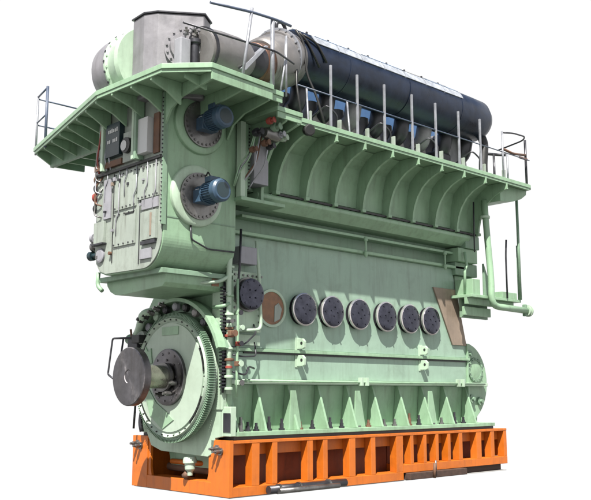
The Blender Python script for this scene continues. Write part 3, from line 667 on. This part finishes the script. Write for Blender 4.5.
# exhaust receiver, navy lagging
RY, RZ, RR = .5, 7.85, .50
rc = ob('exhaust_receiver', MB().lathe((1.62, RY, RZ), (1, 0, 0), [(0, .2), (0, .46), (.06, .50)] + [(.06 + .6 * k, RR + (.0 if k % 2 else .006)) for k in range(1, 10)] + [(5.95, .49), (6.14, .40), (6.22, .22), (6.24, 0)], 56), 'lag', E)
for k in (2, 5, 8):
    ob('lagging_band', MB().lathe((1.68 + .6 * k, RY, RZ), (1, 0, 0), [(0, .500), (.0, .513), (.035, .513), (.035, .500)], 56, closed=False), 'lag', rc)
ob('top_pipe', MB().tube([(1.75, .48, 8.41), (6.5, .48, 8.41)], .035, 10), 'white', rc)
ob('top_pipe', MB().tube([(2.2, .62, 8.44), (6.6, .62, 8.44), (6.8, .62, 8.3)], .028, 8), 'railblue', rc)
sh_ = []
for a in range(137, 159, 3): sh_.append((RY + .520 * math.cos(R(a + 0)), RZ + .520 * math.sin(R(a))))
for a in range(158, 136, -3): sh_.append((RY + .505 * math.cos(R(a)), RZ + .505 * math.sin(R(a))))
for k in range(7): ob('sheen_strip', MB().prism(sh_, 'x', 1.95 + .66 * k, 2.58 + .66 * k), 'sheen', rc)  # bright strips painting the sun sheen along the receiver
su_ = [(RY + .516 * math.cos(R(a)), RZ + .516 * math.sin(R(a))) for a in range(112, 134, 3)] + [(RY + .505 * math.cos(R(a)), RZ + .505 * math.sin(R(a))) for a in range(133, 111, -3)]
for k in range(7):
    if k != 4: ob('sheen_strip', MB().prism(su_, 'x', 2.2 + .66 * k, 2.2 + (.5, .35, .6, .42, .3, .55, .4)[k] + .66 * k), 'slate', rc)  # blue-grey pieces of the painted sheen, above the bright strips
for k in range(8):
    ob('pipe_clip', MB(.004).box((2.1 + k * .58, .42, 8.34), (2.14 + k * .58, .66, 8.43)), 'darksteel', rc)
ob('end_pipe', MB().tube([(7.66, .45, 7.7), (7.70, .3, 7.3), (7.62, .3, 6.8), (7.62, .3, 6.16)], .10, 14), 'black', rc)
ob('end_pipe', MB().tube([(7.62, .3, 7.05), (8.0, .2, 7.08), (8.1, .0, 7.05)], .035, 8), 'darksteel', rc)
for pts in ([(1.52, .02, 8.12), (1.7, -.02, 7.98), (2.0, -.03, 7.55)], [(1.4, -.02, 8.12), (1.55, -.08, 7.9), (1.6, -.1, 7.3), (1.75, -.2, 6.9), (1.9, -.3, 6.25)], [(1.35, -.1, 7.5), (1.25, -.2, 7.0), (1.3, -.3, 6.25)], [(1.62, .02, 8.1), (1.95, -.02, 8.02), (2.2, -.02, 7.7)]):
    ob('cable', MB().tube(pts, .022, 8, bend=.15), 'black', rc)
# exhaust valve units, one per cylinder
for k in range(9):
    x = 1.35 + k * .76
    vu = ob('exhaust_valve', MB().lathe((x, 1.15, 6.205), (0, 0, 1), [(0, .30), (.12, .30), (.12, .22), (.55, .22), (.6, .27), (.85, .27), (.95, .2), (1.15, .18)], 24), 'turbo', E)
    ob('valve_head', MB().lathe((x, 1.15, 6.86), (0, -1, 0), [(0, .2), (.25, .2), (.3, .24), (.36, .24), (.38, .1)], 24), 'silver', vu)
    ob('gas_branch', MB().tube([(x + .02, 1.0, 6.95), (x + .02, .72, 7.05), (x + .02, .62, 7.5)], .17, 16, bend=.12), 'darksteel' if k % 3 else 'turbo', vu)
    ob('cover_block', MB(.01).box((x - .22, .45, 6.205), (x + .14, .9, 6.66)), 'turbo', vu)
    ob('pedestal', MB(.006).box((x + .17, -.28, 6.155), (x + .21, -.20, 6.56)), 'cream', vu)
    if k % 2: ob('tubing', MB().tube([(x, .5, 6.6), (x + .1, .0, 6.9), (x + .3, -.1, 6.7), (x + .4, .1, 6.25)], .018, 6, bend=.1), 'darksteel', vu)
ob('end_housing', MB(.05).prism([(6.95, 6.155), (7.62, 6.155), (7.62, 7.2), (7.5, 7.45), (6.95, 7.55)], 'y', .75, 1.5), 'turbo', E)
ob('end_housing', MB(.04).box((6.3, .62, 6.155), (6.85, 1.0, 6.95)), 'darksteel', E)
ob('sky_gap_box', MB(.08).box((1.5, 1.55, 6.205), (8.0, 2.4, 8.15)), 'skyblue', E)  # added box, no engine part: stands for sky seen through the gaps

# ------------------------------------------------------------------ railings
rl = ob('gallery_railing', MB().tube([(.75, -.76, 6.72), (7.85, -.76, 6.72)], .012, 8), 'railblue', E)
for x in (1.54, 2.22, 2.96, 3.76, 4.49, 5.245, 5.99):
    ob('post', MB(.003).box((x - .018, -.78, 6.152), (x + .018, -.742, 7.27)), 'galv', rl)
ob('post', MB().tube([(1.25, -.5, 6.2), (1.5, -.2, 7.0)], .018, 8), 'galv', rl)
ob('post', MB().tube([(2.3, -.5, 6.2), (2.55, -.2, 7.0)], .018, 8), 'galv', rl)
er = ob('end_railing', MB().tube([(6.83, -0.76, 6.79), (7.23, -0.75, 6.76), (7.94, -0.61, 6.89)], .028, 8), 'rust', E)
ob('top_rail', MB().tube([(6.88, -0.76, 7.16), (7.23, -0.77, 7.22), (7.77, -0.73, 7.26), (7.94, -0.56, 7.24), (7.92, 0.09, 7.14)], .018, 8, bend=.12), 'darksteel', er)
for x, y, z in ((6.81, -0.76, 7.18), (7.95, -0.61, 7.24), (7.52, -0.41, 6.89), (7.90, 0.19, 7.09)):
    ob('post', MB().tube([(x, y, 6.15), (x, y, z)], .022 if x < 7.8 else .028, 8), 'galv' if x < 7.8 else 'darksteel', er)
ob('warning_tag', MB(.002).box((7.54, -0.71, 6.73), (7.87, -0.69, 6.78)), 'rust', er)
# front deck railing over the motors
fr = ob('deck_railing', MB().tube([(-1.47, -1.22, 7.32), (-0.65, -1.22, 7.42), (-0.13, -1.20, 7.46), (0.20, -1.18, 7.46)], .022, 8), 'railblue', E)
ob('mid_rail', MB().tube([(-1.89, -1.13, 6.91), (-0.16, -1.22, 6.92), (0.41, -1.03, 6.92)], .016, 8), 'darksteel', fr)
ob('post', MB().tube([(-0.86, -1.25, 6.36), (-0.65, -1.21, 7.49)], .024, 8), 'galv', fr)
ob('post', MB().tube([(-0.20, -1.18, 6.36), (-0.20, -1.18, 7.45)], .034, 8), 'galv', fr)
ob('post', MB().tube([(0.30, -0.96, 6.36), (0.30, -0.96, 7.39)], .018, 8), 'galv', fr)
ob('brace', MB().tube([(0.15, -0.98, 6.36), (0.28, -0.95, 6.92), (0.30, -0.95, 7.34)], .016, 8), 'galv', fr)
# wing railing on the far left
wr = ob('wing_railing', MB().tube([(-1.22, 4.60, 7.38), (-1.36, 3.95, 7.38)], .018, 8), 'railblue', E)
for p in ((-1.22, 4.60), (-1.36, 3.95)):
    ob('post', MB().tube([(p[0], p[1], 6.2), (p[0], p[1], 7.40)], .022 if p[1] > 4.2 else .028, 8), 'railblue' if p[1] < 4.2 else 'galv', wr)
ob('mid_rail', MB().tube([(-1.22, 4.60, 6.85), (-1.36, 3.95, 6.85)], .014, 8), 'railblue', wr)
ob('top_rail', MB().tube([(-1.22, 4.60, 7.34), (-.15, 4.60, 7.34)], .016, 8), 'railblue', wr)
ob('mid_rail', MB().tube([(-1.22, 4.60, 6.81), (-.15, 4.60, 6.81)], .016, 8), 'railblue', wr)
ob('post', MB().tube([(-.15, 4.60, 6.2), (-.15, 4.60, 7.35)], .016, 8), 'railblue', wr)

# ------------------------------------------------------------------ lower platform at the far end
lp = ob('lower_platform', MB(.006).box((6.2, -.28, 3.60), (8.05, 1.2, 3.66)), 'green', E)
ob('edge_beam', MB(.006).box((6.2, -.15, 3.46), (7.95, -.08, 3.598)), 'green', lp)
ob('edge_beam', MB(.006).box((6.25, -.05, 3.24), (7.2, .02, 3.42)), 'green', lp)
ob('back_plate', MB(.006).box((6.35, .10, 3.20), (7.3, .16, 3.598)), 'dull', lp)
ob('support_pipe', MB().tube([(6.85, -.22, 5.75), (6.85, -.26, 5.0), (6.83, -.34, 4.0), (6.78, -.36, 3.44), (8.15, -.36, 3.42)], .07, 16, bend=.28), 'green', lp)
ob('pipe_flange', MB().lathe((8.12, -.36, 3.42), (1, 0, 0), [(0, .11), (.05, .11), (.05, .13), (.09, .13)], 18), 'pale', lp)
ob('pipe_flange', MB().lathe((6.85, -.22, 5.35), (0, 0, 1), [(0, .11), (.05, .11)], 18), 'pale', lp)
ob('valve', MB(.01).box((8.05, -.38, 3.30), (8.13, -.30, 3.56)), 'dull', lp)
ob('pole', MB().tube([(8.0, -.3, 6.0), (8.0, -.3, 3.66)], .032, 8), 'dull', lp)
ob('pole', MB().tube([(7.52, -.3, 4.95), (7.48, -.3, 4.6), (7.48, -.3, 3.66)], .02, 8), 'darksteel', lp)
ob('pole', MB().tube([(8.1, -.2, 4.9), (8.1, -.2, 3.66)], .026, 8), 'dull', lp)
ob('pole', MB().tube([(6.62, -.1, 5.7), (6.60, -.1, 4.6)], .016, 8), 'darksteel', lp)
ob('diagonal_brace', MB(.004).prism([(7.0, 4.4), (7.0, 3.67), (7.35, 3.67)], 'y', -.05, .0), 'dull', lp)
ob('box_frame', MB(.006).box((7.35, -.26, 3.662), (7.92, .1, 3.80)), 'green', lp)
ob('step', MB(.006).box((6.35, -.2, 3.662), (6.62, .25, 4.0)), 'green', lp)
ob('conduit', MB().tube([(6.45, .05, 4.6), (6.42, -.02, 4.3), (6.30, -.05, 4.2), (6.35, .0, 3.7)], .03, 8), 'green', lp)

# ------------------------------------------------------------------ camera
cam = bpy.data.cameras.new('camera'); co = bpy.data.objects.new('camera', cam); COL.objects.link(co)
f = 882.; cam.sensor_width = 36; cam.lens = f / 591 * 36; cam.clip_end = 500
p = math.atan(144 / f); aX = math.atan(945 * math.cos(p) / f)
co.location = (-9.00395, -11.01838, 1.6)
co.rotation_euler = (PI / 2 + p, 0, -(PI / 2 - aX))
S.camera = co

# ------------------------------------------------------------------ light
sd = Vector((-1.6, -1.25, 2.93)).normalized()     # towards the sun
sl_ = bpy.data.lights.new('sun', 'SUN'); sl_.energy = 5.0; sl_.angle = R(.5); sl_.color = (1, .965, .90)
so = bpy.data.objects.new('sun', sl_); COL.objects.link(so); so.rotation_euler = sd.to_track_quat('Z', 'Y').to_euler(); so.location = sd * 30
W = bpy.data.worlds.new('World'); S.world = W; W.use_nodes = True
nt = W.node_tree; N = nt.nodes; L = nt.links
bg = N['Background']
sky = N.new('ShaderNodeTexSky'); sky.sky_type = 'NISHITA'; sky.sun_disc = False
sky.sun_elevation = math.asin(sd.z); sky.sun_rotation = math.atan2(sd.x, sd.y)
bg.inputs['Strength'].default_value = .05; L.new(sky.outputs[0], bg.inputs['Color'])
# plain white backdrop in place of sky low over the horizon (and pale ground below it), blue sky overhead
bw = N.new('ShaderNodeBackground'); bw.inputs['Color'].default_value = (1, 1, 1, 1); bw.inputs['Strength'].default_value = .425
tc = N.new('ShaderNodeTexCoord'); sx_ = N.new('ShaderNodeSeparateXYZ'); L.new(tc.outputs['Generated'], sx_.inputs[0])
mr = N.new('ShaderNodeMapRange'); mr.interpolation_type = 'SMOOTHSTEP'
mr.inputs[1].default_value = math.sin(R(29)); mr.inputs[2].default_value = math.sin(R(38)); mr.inputs[3].default_value = 0; mr.inputs[4].default_value = 1
L.new(sx_.outputs['Z'], mr.inputs[0])
mix = N.new('ShaderNodeMixShader'); L.new(mr.outputs[0], mix.inputs[0]); L.new(bw.outputs[0], mix.inputs[1]); L.new(bg.outputs[0], mix.inputs[2])
bg2 = N.new('ShaderNodeBackground'); bg2.inputs['Color'].default_value = (.17, .165, .15, 1); bg2.inputs['Strength'].default_value = 1.0
mr2 = N.new('ShaderNodeMapRange'); mr2.interpolation_type = 'SMOOTHSTEP'
mr2.inputs[1].default_value = math.sin(R(-13)); mr2.inputs[2].default_value = math.sin(R(-20)); mr2.inputs[3].default_value = 0; mr2.inputs[4].default_value = 1
L.new(sx_.outputs['Z'], mr2.inputs[0])
mix2 = N.new('ShaderNodeMixShader'); L.new(mr2.outputs[0], mix2.inputs[0]); L.new(mix.outputs[0], mix2.inputs[1]); L.new(bg2.outputs[0], mix2.inputs[2])
L.new(mix2.outputs[0], N['World Output'].inputs['Surface'])
S.view_settings.view_transform = 'Standard'; S.view_settings.look = 'None'; S.view_settings.exposure = 1.27; S.view_settings.gamma = 1
S.render.resolution_x = 1024; S.render.resolution_y = 866
